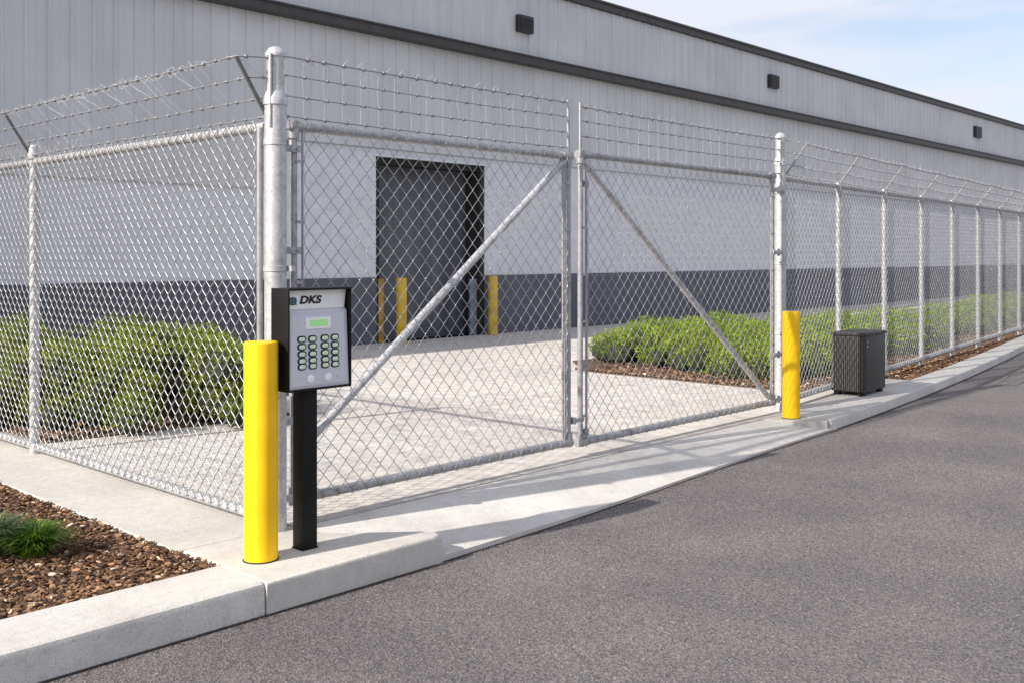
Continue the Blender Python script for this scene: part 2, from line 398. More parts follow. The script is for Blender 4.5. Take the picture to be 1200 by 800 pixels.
# yard slab panels with joints
mb = MB()
jx = [3.322, 6.3, 9.3, 12.3, 16, 20, 25, 31, 40, 55, 75]; jy = [4.75, 7.2, 9.6, 12.0, 13.72]
for a, b in zip(jx[:-1], jx[1:]):
    for c, d in zip(jy[:-1], jy[1:]):
        if a > 9 and c < 5: 
            mb.prism([(a + .004, max(c, fence_y(a) + .1) + .004), (b - .004, max(c, fence_y(b) + .1) + .004), (b - .004, max(d, fence_y(b) + .3)), (a + .004, max(d, fence_y(a) + .2))], -.2, 0.0, .006) if fence_y(b) + .3 < d else None
        else: mb.box(a + .004, b - .004, c + .004, d - .004, -.2, 0.0)
mb.box(3.322, 75, 9.3, 13.7, -.25, -.012)
mb.box(3.33, 10, 4.76, 9.5, -.25, -.012)
tag(mb.build('yard_pavement', M['yard']), kind='structure', label='pale concrete yard behind the gate')

# planting beds: soil surface
def bed(name, pts, z, label):
    mb = MB(); mb.prism(pts, -.28, z, 0); return tag(mb.build(name, M['bed']), kind='structure', label=label)
bed('planting_bed', [(-14, 4.425), (2.64, 4.425), (2.64, 14), (-14, 14)], -.028, 'bark covered bed left of the fence')
bed('planting_bed', [(10.35, fence_y(10.35) + .14), (44, fence_y(40) + .1), (44, fence_y(40) + 2.1), (18, fence_y(18) + 2.4), (15.5, 9.2), (11.2, 9.3), (10.36, 8.40)], .014, 'bark covered bed behind the right fence')
bed('planting_bed', [(3.42, 8.32), (5.65, 8.1), (5.7, 13.4), (3.42, 13.4)], .014, 'bed under the rounded shrubs inside the left fence')
kb = resample(KR, .5)
def ky(x):
    for a, b in zip(KR[:-1], KR[1:]):
        if a[0] <= x <= b[0]: return a[1] + (b[1] - a[1]) * (x - a[0]) / (b[0] - a[0])
    return KR[-1][1]
xx = [12.31, 13, 14, 15, 16, 18, 20, 24, 30, 40]
bed('planting_bed', [(x, ky(x) + .335) for x in xx] + [(x, fence_y(x) + .12) for x in xx[::-1]], -.02, 'narrow bark strip between kerb and right fence')

def chips_mesh(samples, smin, smax):
    mb = MB()
    V = []; F = []
    for (x, y, z) in samples:
        L = rng.uniform(smin, smax) * rng.choice((1, 1, 1.3)); W = L * rng.uniform(.35, .75); T = L * rng.uniform(.08, .16)
        n = rng.choice((5, 6)); a0 = rng.uniform(0, 6.28)
        top = []; bot = []
        for k in range(n):
            a = 2 * math.pi * k / n + rng.uniform(-.25, .25); r = rng.uniform(.75, 1.1)
            top.append((L / 2 * r * math.cos(a), W / 2 * r * math.sin(a), T / 2 + rng.uniform(-.15, .15) * T))
            bot.append((L / 2 * r * .85 * math.cos(a), W / 2 * r * .85 * math.sin(a), -T / 2))
        E = Matrix.Rotation(a0, 3, 'Z') @ Matrix.Rotation(rng.gauss(0, .32), 3, 'X') @ Matrix.Rotation(rng.gauss(0, .32), 3, 'Y')
        b = len(V)
        for p in top + bot:
            q = E @ Vector(p); V.append((x + q.x, y + q.y, z + q.z))
        F.append([b + k for k in range(n)]); 
        F += [[b + (k + 1) % n, b + k, b + n + k, b + n + (k + 1) % n] for k in range(n)]
    mb.add(V, F); return mb
S = []
for k in range(34000):
    x = 2.63 - abs(rng.gauss(0, 1.0)) * 1.5; y = 4.44 + rng.random() ** 1.2 * 5.0
    if x < -3: continue
    z = -.018 + rng.uniform(0, .020) + .02 * noise.noise(Vector((x * 2, y * 2, 0)))
    S.append((x, y, z))
tag(chips_mesh(S, .015, .043).build('bark_chips', M['chips']), kind='stuff', label='brown bark chips covering the front left bed', cat='mulch')
S = []
for k in range(9000):
    x = 12.35 + rng.random() ** 1.4 * 14; y0 = ky(x) + .35; y1 = fence_y(x) + .1
    S.append((x, rng.uniform(y0, y1), -.012 + rng.uniform(0, .02)))
tag(chips_mesh(S, .025, .06).build('bark_chips', M['chips']), kind='stuff', label='brown bark chips between the curving kerb and fence', cat='mulch')
S = []
for k in range(13000):
    x = 10.36 + rng.random() ** 1.8 * 18; y = fence_y(x) + .16 + rng.random() * (3.4 if x < 11.6 else 1.0)
    if x < 10.36 or y > 8.55: continue
    S.append((x, y, .022 + rng.uniform(0, .02)))
for k in range(3000):
    S.append((rng.uniform(3.44, 5.6), rng.uniform(8.33, 9.2), .022 + rng.uniform(0, .02)))
tag(chips_mesh(S, .025, .06).build('bark_chips', M['chips']), kind='stuff', label='brown bark chips under the shrubs inside the fence', cat='mulch')

# ------------------------------------------------------------------ warehouse
WY = 13.7
bld = empty('warehouse', (0, WY, 0), label='long grey ribbed metal warehouse with dark wall base and parapet', cat='building')
X0, X1 = -9.0, 78.0
DX0, DX1, DZ = 11.22, 13.88, 3.21
def siding(z0, z1, yoff, pitch=.30, X0=X0, X1=X1):
    mb = MB(); V = []; F = []
    x = X0; pts = []
    while x < X1 - .01:
        pts += [(x, 0), (x + .105, 0), (x + .112, -.006), (x + .128, -.006), (x + .135, 0), (x + .235, 0), (x + .252, -.024), (x + .283, -.024), (x + .2995, 0)]
        x += pitch
    pts.append((x, 0))
    for px, py in pts: V += [(px, yoff + py, z0), (px, yoff + py, z1)]
    F = [(2 * i, 2 * i + 2, 2 * i + 3, 2 * i + 1) for i in range(len(pts) - 1)]
    return mb.add(V, F)
siding(3.35, 5.265, -.03, X0=9.0).build('lower_siding', M['siding'], bld)
siding(2.55, 5.265, -.03, X1=9.0).build('lower_siding', M['siding'], bld)
siding(5.44, 6.74, -.16).build('upper_siding', M['siding'], bld)
# block wall around the door
D = .42
mb = MB()
mb.box(X0, DX0, 0, .5, 1.13, 3.35); mb.box(DX1, X1, 0, .5, 1.13, 3.35); mb.box(DX0, DX1, 0, .5, DZ, 3.35)
mb.build('wall', M['blockwall'], bld)
mb = MB()
mb.box(X0, DX0, -.02, .5, -.1, 1.13); mb.box(DX1, X1, -.02, .5, -.1, 1.13)
mb.build('wall_base', M['wallbase'], bld)
mb = MB(); mb.box(X0, X1, .0, .5, 3.36, 6.74); mb.box(X0, X0 + .4, .5, 30, -.1, 6.7); mb.box(X1 - .4, X1, .5, 30, -.1, 6.7); mb.box(X0, X1, 29.6, 30, -.1, 6.7)
mb.build('wall_frame', M['siding'], bld)
mb = MB(); mb.box(X0, X1, .2, 29.8, 6.55, 6.65); mb.build('roof', M['siding'], bld)
mb = MB()
mb.box(X0, X1, -.22, .0, 5.265, 5.44, .012); mb.box(X0, X1, -.245, .05, 5.41, 5.445, .006)
mb.build('eave_trim', M['trim'], bld)
mb = MB(); mb.box(X0, X1, -.24, .35, 6.745, 6.90, .01); mb.box(X0, X1, -.27, .38, 6.88, 6.93, .006)
mb.build('parapet_cap', M['trim'], bld)
# door
dr = MB()
dr.box(DX0 + .02, DX1 - .02, D, D + .05, -.01, DZ)
door = dr.build('door', M['door'], bld)
mb = MB()
z = .05
k = 0
while z < DZ - .05:      # corrugated curtain
    mb.box(DX0 + .12, DX1 - .14, D - .007, D + .002, z, z + .070, .003); z += .075
mb.build('door_slats', M['door'], door)
mb = MB(); mb.box(DX0, DX0 + .09, .02, D, 0, DZ - .001); mb.box(DX1 - .11, DX1, .02, D, 0, DZ - .001); mb.box(DX0, DX1, .05, D, DZ - .11, DZ - .002)
mb.build('door_frame', M['darkgap'], door)
mb = MB(); mb.box(DX1 - .27, DX1 - .11, .10, .16, 0, 1.06, .01); mb.build('door_guard', M['track'], door)
# door trim drip
mb = MB(); mb.box(DX0 - .06, DX1 + .06, -.03, -.001, DZ + .001, DZ + .03); mb.build('door_lintel', M['blockwall'], bld)
for k in range(13):
    x = X0 + 5.988 + k * 6.0
    mb = MB(); mb.box(x - .006, x + .006, -.166, -.155, 5.46, 6.74); mb.build('panel_joint', M['vent'], bld)
    if k > 1: mb = MB(); mb.box(x + 2.994, x + 3.006, -.036, -.025, 3.36, 5.26); mb.build('panel_joint', M['vent'], bld)
# vents
for (x, z, wd, h) in ((14.78, 6.03, .42, .33), (24.6, 6.13, .46, .35), (40.1, 6.16, .62, .42)):
    mb = MB(); mb.box(x - wd / 2, x + wd / 2, -.27, -.15, z - h / 2, z + h / 2, .012)
    v = mb.build('vent', M['vent'], bld)
    mb = MB()
    for k in range(6): 
        zz = z - h / 2 + .03 + k * (h - .06) / 6
        mb.add([(x - wd / 2 + .03, -.272, zz), (x + wd / 2 - .03, -.272, zz), (x + wd / 2 - .03, -.288, zz + .01), (x - wd / 2 + .03, -.288, zz + .01), (x - wd / 2 + .03, -.272, zz + .04), (x + wd / 2 - .03, -.272, zz + .04)], [(0, 1, 2, 3), (3, 2, 5, 4)])
    mb.build('louvre', M['cabinet'], v)

# ------------------------------------------------------------------ bollards
def bollard(loc, r, h, mat, label, group, cap=.02):
    o = empty('bollard', loc, label=label, cat='bollard', group=group)
    mb = MB(); mb.lathe([(r, 0), (r, h - cap), (r * .992, h - cap * .5), (r * .955, h - cap * .12), (r * .90, h), (.001, h + .003)], 48); mb.build('post', mat, o, True)
    mb = MB(); mb.lathe([(r + .006, -.001), (r + .005, .004), (r + .0005, .006)], 48); mb.build('base_joint', M['darkgap'], o, True)
    return o
bollard((2.845, 4.365, .001), .083, 1.077, M['yellow'], 'tall yellow bollard beside the keypad pedestal', None, .012)
bollard((8.71, 4.595, -.001), .080, .985, M['yellow'], 'yellow bollard in front of the right gate post', None)
G = 'bollards guarding the warehouse door'
bollard((11.35, WY + .06, 0), .075, 1.10, M['shaded_yellow'], 'brownish dirty yellow bollard with painted shade at left jamb of the warehouse door', G)
bollard((11.57, WY - .26, 0), .092, 1.12, M['yellow_old'], 'worn yellow bollard standing before left half of the dark door', G)
bollard((13.88, WY - .22, 0), .092, 1.12, M['yellow_old'], 'worn yellow bollard just right of the dark door', G)

# ------------------------------------------------------------------ chain link and barbed wire
def chain_link(L, z0, z1, W, H, r, sides=4, rise=None, x0=0.0):
    mb = MB(); n = int(L / (W / 2)); st = H / 2; m = int(round((z1 - z0) / st))
    off = W / 4
    for i in range(n + 1):
        cx = x0 + i * W / 2; sgn = 1 if i % 2 == 0 else -1
        P = []
        for k in range(m + 1):
            s = sgn * (1 if k % 2 == 0 else -1)
            z = z0 + k * st; x = cx + s * (off + r * .4)
            jig = rng.gauss(0, .0012)
            P.append((x + jig, s * -r * .9, z - r * 1.1)); P.append((x + jig, s * r * .9, z + r * 1.1))
            if k < m:
                P.append((cx + s * off * .45, s * r * .5, z + st * .30)); P.append((cx - s * off * .45, -s * r * .5, z + st * .70))
        P = np.array(P)
        if rise is not None: P[:, 2] += rise * (P[:, 0]) 
        P[:, 0] = np.clip(P[:, 0], x0, x0 + L)
        mb.tube(P, r, sides, False)
        # knuckled ends
    return mb
def strand(mb, A, B, r=.0028, step=.125, sag=.01, barb=.016, n=5, twist=True):
    A = Vector(A); B = Vector(B); L = (B - A).length; m = max(6, int(L / .12))
    def pt(t): 
        p = A.lerp(B, t); p.z -= sag * 4 * t * (1 - t); return p
    mb.tube([pt(k / m)[:] for k in range(m + 1)], r, n)
    d = (B - A).normalized(); u = d.cross(Vector((0, 0, 1))).normalized(); w = d.cross(u)
    k = int(L / step)
    for i in range(k):
        t = (i + .5 + rng.uniform(-.12, .12)) / k; p = pt(t)
        mb.tube([(p - d * .009)[:], (p)[:], (p + d * .009)[:]], r * 2.6, 6)
        a0 = rng.uniform(0, 3.14)
        for q in range(2):
            a = a0 + q * 1.4; e = u * math.cos(a) + w * math.sin(a); f = d * (.004 if q else -.004)
            mb.tube([(p + f - e * barb)[:], (p + f)[:], (p + f + e * barb)[:]], [r * .35, r * .7, r * .35], 4)
def wisps(mb, A, B, count, size, r=.0011, down=True):
    """loose tie wire curls hanging about a strand"""
    A = Vector(A); B = Vector(B); d = (B - A).normalized()
    for i in range(count):
        p = A.lerp(B, (i + rng.random()) / count)
        a = rng.uniform(.5, 2.6); s = size * rng.uniform(.4, 1.1); P = []
        up = 1 if rng.random() < .45 else -1
        for k in range(7):
            t = k / 6; ang = a + t * rng.uniform(2.2, 3.2)
            P.append((p + d * (t - .5) * s * 1.4 + Vector((0, rng.gauss(0, .004), up * s * .55 * math.sin(t * math.pi))))[:])
        mb.tube(P, r, 3, False)

def ties(mb, x, z0, z1, r_post, step=.32):
    z = z0 + .15
    while z < z1:
        P = [(x + (r_post + .004) * math.cos(a), (r_post + .004) * math.sin(a), z + .01 * math.sin(a)) for a in np.linspace(0, 2 * math.pi, 13)]
        mb.tube(P, .002, 4, False); z += step

# ---- gate posts (own things)
def gate_post(loc, r, zsh, ztop, re, label):
    o = empty('gate_post', loc, label=label, cat='gate post', group='gate posts')
    mb = MB(); mb.lathe([(r, -.02), (r, zsh)], 40); mb.build('pole', M['galv_post'], o, True)
    mb = MB(); mb.lathe([(r + .006, zsh - .02), (r + .007, zsh + .012), (r + .001, zsh + .03), (re + .004, zsh + .052), (re + .001, zsh + .056)], 40); mb.build('shoulder_cap', M['galv_post'], o, True)
    mb = MB(); mb.lathe([(re, zsh + .05), (re, ztop - .045)], 36); mb.build('extension_pole', M['galv_post'], o, True)
    mb = MB(); mb.lathe([(re + .007, ztop - .055), (re + .008, ztop - .04), (re + .005, ztop - .034), (re * .98, ztop - .025), (re * .75, ztop - .008), (re * .4, ztop), (.001, ztop + .002)], 36); mb.build('dome_cap', M['galv_post'], o, True)
    return o
gpl = gate_post((3.205, 4.775, 0), .060, 2.345, 2.645, .049, 'thick round galvanized corner post with dome cap behind the keypad')
gpr = gate_post((9.07, 4.90, 0), .055, 2.40, 2.70, .046, 'round galvanized gate post behind the right yellow bollard')
for gp, sx in ((gpl, 1), (gpr, -1)):
    rr = .060 if gp is gpl else .055
    for z in (2.12, 1.43, .75):
        mb = MB(); mb.lathe([(rr + .0005, z - .016), (rr + .005, z - .014), (rr + .005, z + .014), (rr + .0005, z + .016)], 36)
        mb.box(-.012 + sx * rr * .9, .012 + sx * rr * .9, -rr - .03, -rr * .4, z - .014, z + .014)
        mb.build('band', M['galv_post'], gp, True)
# vertical wire guide on the extension of the left post
for gp, dx in ((gpl, -.052), (gpr, -.05)):
    mb = MB(); mb.tube([(dx, -.03, 2.2), (dx, -.03, 2.60)], .009, 8); mb.build('wire_guide', M['galv'], gp, True)

# ---- gate leaves
def gate_leaf(loc, W, hinge_left, zb, zt, label, brace, strands=(2.62, 2.515, 2.40, 2.285)):
    o = empty('gate_leaf', loc, label=label, cat='gate', group='two leaves of the double swing gate')
    rf = .0265
    r1 = .0205
    for (x, zz0, zz1, rr) in ((0, zb - .03, zt + .01, r1), (W, zb - .03, zt + .01, r1)):
        mb = MB(); mb.tube([(x, 0, zz0), (x, 0, zz1)], rr, 20); mb.build('stile', M['galv'], o, True)
    # thin tension bar inside each stile
    for x in (.05, W - .05):
        mb = MB(); mb.box(x - .006, x + .006, -.018, -.012, zb + .02, zt - .02); 
        for k in range(6):
            z = zb + .2 + k * (zt - zb - .4) / 5
            s = -1 if x < W / 2 else 1
            mb.box(min(x, x + s * .05), max(x, x + s * .05), -.030, -.0245, z - .009, z + .009)
        mb.build('tension_bar', M['galv'], o)
    mb = MB(); mb.tube([(.0, 0, zt), (W, 0, zt)], rf, 20); mb.build('top_rail', M['galv'], o, True)
    mb = MB(); mb.tube([(.0, 0, zb), (W, 0, zb)], rf + .002, 20); mb.build('bottom_rail', M['galv'], o, True)
    for (cx, cz, s1, s2) in ((0, zt, 1, -1), (W, zt, -1, -1), (0, zb, 1, 1), (W, zb, -1, 1)):
        mb = MB(); mb.tube([(cx - s1 * .03, 0, cz), (cx + s1 * .07, 0, cz)], rf + .0065, 16); mb.tube([(cx, 0, cz - s2 * .03), (cx, 0, cz + s2 * .07)], rf + .005, 16)
        mb.build('corner_fitting', M['galv'], o, True)
    (xa, za), (xb, zb2) = brace
    mb = MB(); mb.tube([(xa, .006, za), (xb, .006, zb2)], .026, 20); mb.build('brace', M['galv_post'], o, True)
    mb = chain_link(W - .10, zb + .0, zt + .0, .105, .1165, .0023, 5, x0=.05)
    for arr in mb.v: arr[:, 1] += -.036   # wraps of the mesh round the rails
    for k in range(int((W - .1) / .107)):
        x = .09 + k * .107
        for zc in (zt, zb):
            P = [(x + .03 * (t / 8 - .5), (rf + .006) * math.sin(t / 8 * 5.2 - 2.6) * 1.0 - .003, zc + (rf + .006) * math.cos(t / 8 * 5.2 - 2.6) * (1 if zc == zt else -1)) for t in range(9)]
            mb.tube(P, .0019, 4, False)
    mb.build('chain_link_mesh', M['gatewire'], o, True, angle=None)
    # wire extension upright and barbed strands
    ext = [W] if hinge_left else [0.0]
    for x in ext:
        mb = MB(); mb.tube([(x, 0, zt), (x, 0, strands[0] + .03)], .0125, 12); mb.build('extension_upright', M['galv'], o, True)
    xs0 = -.13 if hinge_left else 0; xs1 = W if hinge_left else W + .2
    for i, z in enumerate(strands):
        mb = MB(); strand(mb, (xs0, 0, z), (xs1, 0, z + .012), .0036 if i else .0048, .135, .008, .017)
        mb.build('barbed_wire', M['thinwire'], o, True, angle=None)
    mb = MB(); 
    for k in range(int((xs1 - xs0) / .135)):
        x = xs0 + (k + .5) * .135
        mb.tube([(x + rng.gauss(0, .004), 0, strands[0]), (x + rng.gauss(0, .006), .004, strands[1]), (x + rng.gauss(0, .006), 0, strands[2]), (x, 0, zt)], .0012, 3, False)
    wisps(mb, (xs0, 0, strands[0]), (xs1, 0, strands[0] + .01), int(W * 16), .075, .0015)
    wisps(mb, (xs0, 0, strands[0] - .02), (xs1, 0, strands[0] - .02), int(W * 9), .08, .0009)
    mb.build('loose_wire', M['loosewire'], o, True, angle=None)
    hx = 0 if hinge_left else W; s = -1 if hinge_left else 1
    for z in (zt - .13, (zt + zb) / 2 + .35, zb + .45, zb + .02):
        mb = MB(); mb.box(min(hx + s * .15, hx - s * .03), max(hx + s * .15, hx - s * .03), -.036, -.0265, z - .02, z + .02, .003)
        mb.tube([(hx + s * .09, -.02, z - .035), (hx + s * .09, -.02, z + .035)], .012, 12); mb.tube([(hx, -.045, z), (hx, .03, z)], .006, 8)
        mb.build('hinge', M['galv'], o, True)
    return o
WL, WR = 2.415, 2.90
gl = gate_leaf((3.375, 4.85, 0), WL, True, .128, 2.232, 'left gate leaf with pale brace rising to its upper right corner', ((.0, .36), (WL - .04, 2.20)))
grt = gate_leaf((5.955, 4.87, 0), WR, False, .105, 2.262, 'right gate leaf with brace dropping to its lower right corner', ((.03, 2.22), (WR - .02, .13)))
# second upright bars and latch at the meeting stiles
mb = MB(); mb.tube([(WL - .065, -.004, .12), (WL - .065, -.004, 2.2)], .009, 10); mb.build('drop_rod', M['galv'], gl, True)
mb = MB(); mb.box(WL + .02, WL + .15, -.034, -.026, .27, .30, .003); mb.box(WL + .02, WL + .05, -.04, .02, .26, .31, .003); mb.build('latch', M['galv'], gl)
mb = MB(); mb.tube([(.055, -.015, .07), (.055, -.015, 2.1)], .0095, 12); mb.box(.025, .07, -.03, .02, 2.02, 2.06, .003); mb.box(.025, .07, -.03, .02, .16, .20, .003)
mb.build('drop_rod', M['galv'], grt, True)

# ---- left fence: local x runs away along the fence, local +y is the outer side
lf = empty('chain_link_fence', (3.205, 4.86, 0), R(90), label='left galvanized chain link fence topped with outward leaning barbed wire', cat='fence', group='chain link fences either side of the gate')
ZT, ZB = 2.215, .052; LL = 8.6
posts = [3.13, 6.2]
mb = MB(); mb.tube([(.0, .045, -.02), (.0, .045, ZT - .01)], .017, 14); mb.build('end_post', M['galv'], lf, True)
for x in posts + [8.55]:
    mb = MB(); mb.lathe([(.036, -.02), (.036, ZT + .12)], 28, (x, 0)); p = mb.build('post', M['galv_post'], lf, True)
    mb = MB(); mb.lathe([(.047, ZT + .02), (.050, ZT + .04), (.050, ZT + .10), (.042, ZT + .125), (.020, ZT + .138), (.001, ZT + .14)], 28, (x, 0)); mb.build('cap', M['galv_post'], p, True)
    for z in (.18, .72, 1.28, 1.85):
        mb = MB(); mb.lathe([(.0365, z - .012), (.041, z - .01), (.041, z + .01), (.0365, z + .012)], 24, (x, 0)); mb.build('band', M['galv_post'], p, True)
for x in [-.045] + posts:
    mb = MB(); a = Vector((x, .01, ZT + .02)); b = Vector((x, .22, ZT + .352))
    mb.tube([a[:], b[:]], .0115, 8); mb.box(x - .02, x + .02, -.02, .03, ZT + .0, ZT + .04, .003)
    mb.build('barb_arm', M['shaded_arm'], lf, True)
mb = MB(); mb.tube([(.0, 0, ZT), (LL, 0, ZT)], .0275, 18); mb.build('top_rail', M['galv_post'], lf, True)
mb = MB(); mb.tube([(.0, 0, ZB), (LL, 0, ZB)], .027, 18); mb.build('bottom_rail', M['galv_post'], lf, True)
mb = chain_link(LL - .08, ZB, ZT + .01, .090, .1045, .0028, 5, x0=.06)
for arr in mb.v: arr[:, 1] += .036
for k in range(int(LL / .095)):
    x = .07 + k * .095
    for zc in (ZT, ZB):
        P = [(x + .03 * (t / 8 - .5), .032 * math.sin(t / 8 * 5.4 - 2.7) + .003, zc + .032 * math.cos(t / 8 * 5.4 - 2.7) * (1 if zc == ZT else -1)) for t in range(9)]
        mb.tube(P, .0022, 4, False)
for x in posts: ties(mb, x, ZB, ZT, .036)
mb.build('chain_link_mesh', M['wire'], lf, True, angle=None)
for i, f in enumerate((1.0, .68, .36, .09)):
    mb = MB(); y = .01 + .21 * f; z = ZT + .02 + .335 * f
    strand(mb, (-.045, y, z), (LL, y, z), .0048 if i == 0 else .0038, .13, .0, .017)
    zp = (2.585, 2.475, 2.365, 2.26)[i]
    strand(mb, (-.09, .0, zp), (-.045, y, z), .0042 if i == 0 else .0034, .1, .0, .015)
    mb.build('barbed_wire', M['thinwire'], lf, True, angle=None)
mb = MB()
for k in range(int(LL / .10)):
    x = .15 + k * .10 + rng.gauss(0, .015); d = rng.uniform(.10, .2)
    f0, f1 = 1.0, rng.choice((.1, .36, .36, .68))
    if rng.random() < .75:
        mb.tube([(x, .01 + .21 * f0, ZT + .02 + .335 * f0), (x - d * .5, .01 + .21 * (f0 + f1) / 2 + .012, ZT + .02 + .335 * (f0 + f1) / 2), (x - d, .01 + .21 * f1, ZT + .02 + .335 * f1)], .0013, 3, False)
wisps(mb, (.1, .225, ZT + .352), (LL, .225, ZT + .352), int(LL * 26), .055, .0013)
wisps(mb, (2.0, .05, ZT + .09), (5.0, .05, ZT + .09), 60, .12, .0012)
mb.tube([(-.045, .20, ZT + .345), (-.06, .14, ZT + .31), (-.07, .08, ZT + .26), (-.075, .03, ZT + .18)], .0018, 5)
mb.build('loose_wire', M['loosewire'], lf, True, angle=None)

# ---- right fence: local x away, local -y is the outer side
rf_ = empty('chain_link_fence', (9.07, 4.93, 0), FA, label='right chain link fence running away along the curving kerb', cat='fence', group='chain link fences either side of the gate')
LR = 26.0; RT, RB, RISE = 2.262, .075, .0045
def zt(x): return RT + RISE * x
def zb(x): return RB + .005 * x
mb = MB(); mb.tube([(.10, 0, 0), (.10, 0, zt(.1) + .02)], .026, 16); mb.build('end_post', M['galv'], rf_, True)
px = [1.73 + 1.645 * k for k in range(14)]
for x in px:
    mb = MB(); mb.tube([(x, .0, -.03), (x, .0, zt(x) + .03)], .031, 16); p = mb.build('post', M['galv_post'], rf_, True)
    mb = MB(); mb.lathe([(.036, zt(x) - .05), (.037, zt(x) + .03), (.028, zt(x) + .05), (.001, zt(x) + .056)], 16, (x, 0)); mb.build('cap', M['galv_post'], p, True)
for x in [.16] + px:
    mb = MB(); mb.tube([(x, -.005, zt(x) + .02), (x, -.235, zt(x) + .33)], .0095, 8); mb.build('barb_arm', M['galv'], rf_, True)
mb = MB(); mb.tube([(.0, 0, zt(0)), (LR, 0, zt(LR))], .025, 16); mb.build('top_rail', M['galv_post'], rf_, True)
mb = MB(); mb.tube([(.0, 0, zb(0)), (LR, 0, zb(LR))], .030, 16); mb.build('bottom_rail', M['galv_post'], rf_, True)
for x in px[1:]:
    mb = MB(); mb.box(x - .05, x + .05, -.05, .05, -.03, .02, .01); mb.build('post_footing', M['trim'], rf_)
mb = chain_link(LR - .15, RB, RT, .098, .110, .0032, 4, x0=.12, rise=.0047)
for arr in mb.v: arr[:, 1] += -.040
for k in range(int(12 / .098)):
    x = .14 + k * .098
    for top in (1, 0):
        zc = zt(x) if top else zb(x); rr = .031 if top else .036
        P = [(x + .03 * (t / 6 - .5), -rr * math.sin(t / 6 * 5.4 - 2.7) - .003, zc + rr * math.cos(t / 6 * 5.4 - 2.7) * (1 if top else -1)) for t in range(7)]
        mb.tube(P, .0022, 4, False)
for x in px[:8]: ties(mb, x, .1, zt(x), .031, .12)
mb.build('chain_link_mesh', M['wire'], rf_, True, angle=None)
for i, f in enumerate((1.0, .68, .36, .08)):
    mb = MB(); y = -.005 - .23 * f; dz = .02 + .31 * f
    xa = 0.05
    for x0, x1 in zip([.16] + px, px + [LR]):
        strand(mb, (x0, y, zt(x0) + dz), (x1, y, zt(x1) + dz), .0045 if i == 0 else .0036, .10, .012, .021, 4)
    strand(mb, (0, .0, (2.64, 2.52, 2.41, 2.31)[i]), (.16, y, zt(.16) + dz), .0036, .1, 0, .015)
    mb.build('barbed_wire', M['wire'], rf_, True, angle=None)
mb = MB()
for k in range(int(LR / .085)):
    x = .1 + k * .085 + rng.gauss(0, .02); d = rng.uniform(.12, .26); f1 = rng.choice((.08, .36, .68)); f0 = 1
    mb.tube([(x, -.005 - .23 * f0, zt(x) + .02 + .31 * f0), (x + d * .5, -.005 - .23 * (f0 + f1) / 2, zt(x) + .02 + .31 * (f0 + f1) / 2 + .01), (x + d, -.005 - .23 * f1, zt(x) + .02 + .31 * f1)], .0014, 3, False)
wisps(mb, (.1, -.235, zt(0) + .33), (LR, -.235, zt(LR) + .33), int(LR * 34), .07, .0016)
wisps(mb, (.1, -.1, zt(0) + .12), (LR, -.1, zt(LR) + .12), int(LR * 26), .08, .0013)
mb.build('loose_wire', M['loosewire'], rf_, True, angle=None)

# ------------------------------------------------------------------ keypad on its pedestal
kp = empty('entry_keypad', (3.115, 4.375, .001), label='grey entry keypad in black hooded housing on a square black pedestal', cat='keypad')
mb = MB(); mb.box(-.045, .045, -.045, .045, 0, .84, .006); mb.build('pedestal', M['black'], kp, True)
mb = MB(); mb.box(-.050, .050, -.050, .050, -.001, .005, .002); mb.build('base_plate', M['black'], kp)
hx0, hx1, hy0, hy1, hz0, hz1 = -.175, .219, -.105, .045, .822, 1.335      # local extents of the housing
t = .010
mb = MB()
mb.box(hx0, hx0 + t, hy0, hy1, hz0, hz1, .003); mb.box(hx1 - t, hx1, hy0, hy1, hz0, hz1, .003)
mb.box(hx0 + .001, hx1 - .001, hy0 - .004, hy1, hz1 - t, hz1 + .001, .003); mb.box(hx0 + .001, hx1 - .001, hy0, hy1, hz0 - .001, hz0 + t, .003)
mb.box(hx0 + .002, hx1 - .002, hy1 - .02, hy1 - .001, hz0 + .002, hz1 - .002)
hs = mb.build('housing', M['black'], kp, True)
hw = hx1 - hx0; hh = hz1 - hz0
def hp(u, v, d):   # u left->right, v top->bottom, d depth behind the rim
    return (hx0 + u * hw, hy0 + d, hz1 - v * hh)
# recessed header
mb = MB(); mb.add([hp(.03, .02, .034), hp(.97, .02, .034), hp(.94, .205, .034), hp(.03, .205, .034)], [(0, 3, 2, 1)])
mb.add([hp(.03, .02, .034), hp(.97, .02, .034), hp(.97, .02, .044), hp(.03, .02, .044)], [(0, 1, 2, 3)]); hd = mb.build('header_panel', M['header'], kp)
mb = MB(); mb.add([hp(.025, .205, .036), hp(.955, .205, .036), hp(.955, .245, .020), hp(.025, .245, .020), hp(.955, .245, .036), hp(.025, .245, .036)], [(0, 3, 2, 1), (3, 5, 4, 2)]); mb.build('ledge', M['faceplate'], kp)
# faceplate: raised centre, bevelled sides sloping back
mb = MB()
outer = [(.025, .245, .0205), (.955, .245, .0205), (.965, .978, .006), (.025, .978, .006)]
inner = [(.055, .262, .012), (.885, .262, .012), (.90, .945, .0005), (.055, .945, .0005)]
inner_f = inner
V = [hp(*p) for p in outer + inner]
mb.add(V, [(4, 7, 6, 5), (0, 4, 5, 1), (1, 5, 6, 2), (2, 6, 7, 3), (3, 7, 4, 0)])
fp = mb.build('faceplate', M['faceplate'], kp)
def fd(v): return .012 + (v - .262) / (.945 - .262) * (.0005 - .012)
def plate_box(mb, u, v, du, dv, h, ch=.001, base=0.0):
    x, y, z = hp(u, v, fd(v)); mb.box(x - du / 2, x + du / 2, y - h, y + .006 - base, z - dv / 2, z + dv / 2, ch); return mb
mb = MB(); plate_box(mb, .475, .345, .152, .058, .006, .0015); bz = mb.build('screen_bezel', M['bezel'], fp)
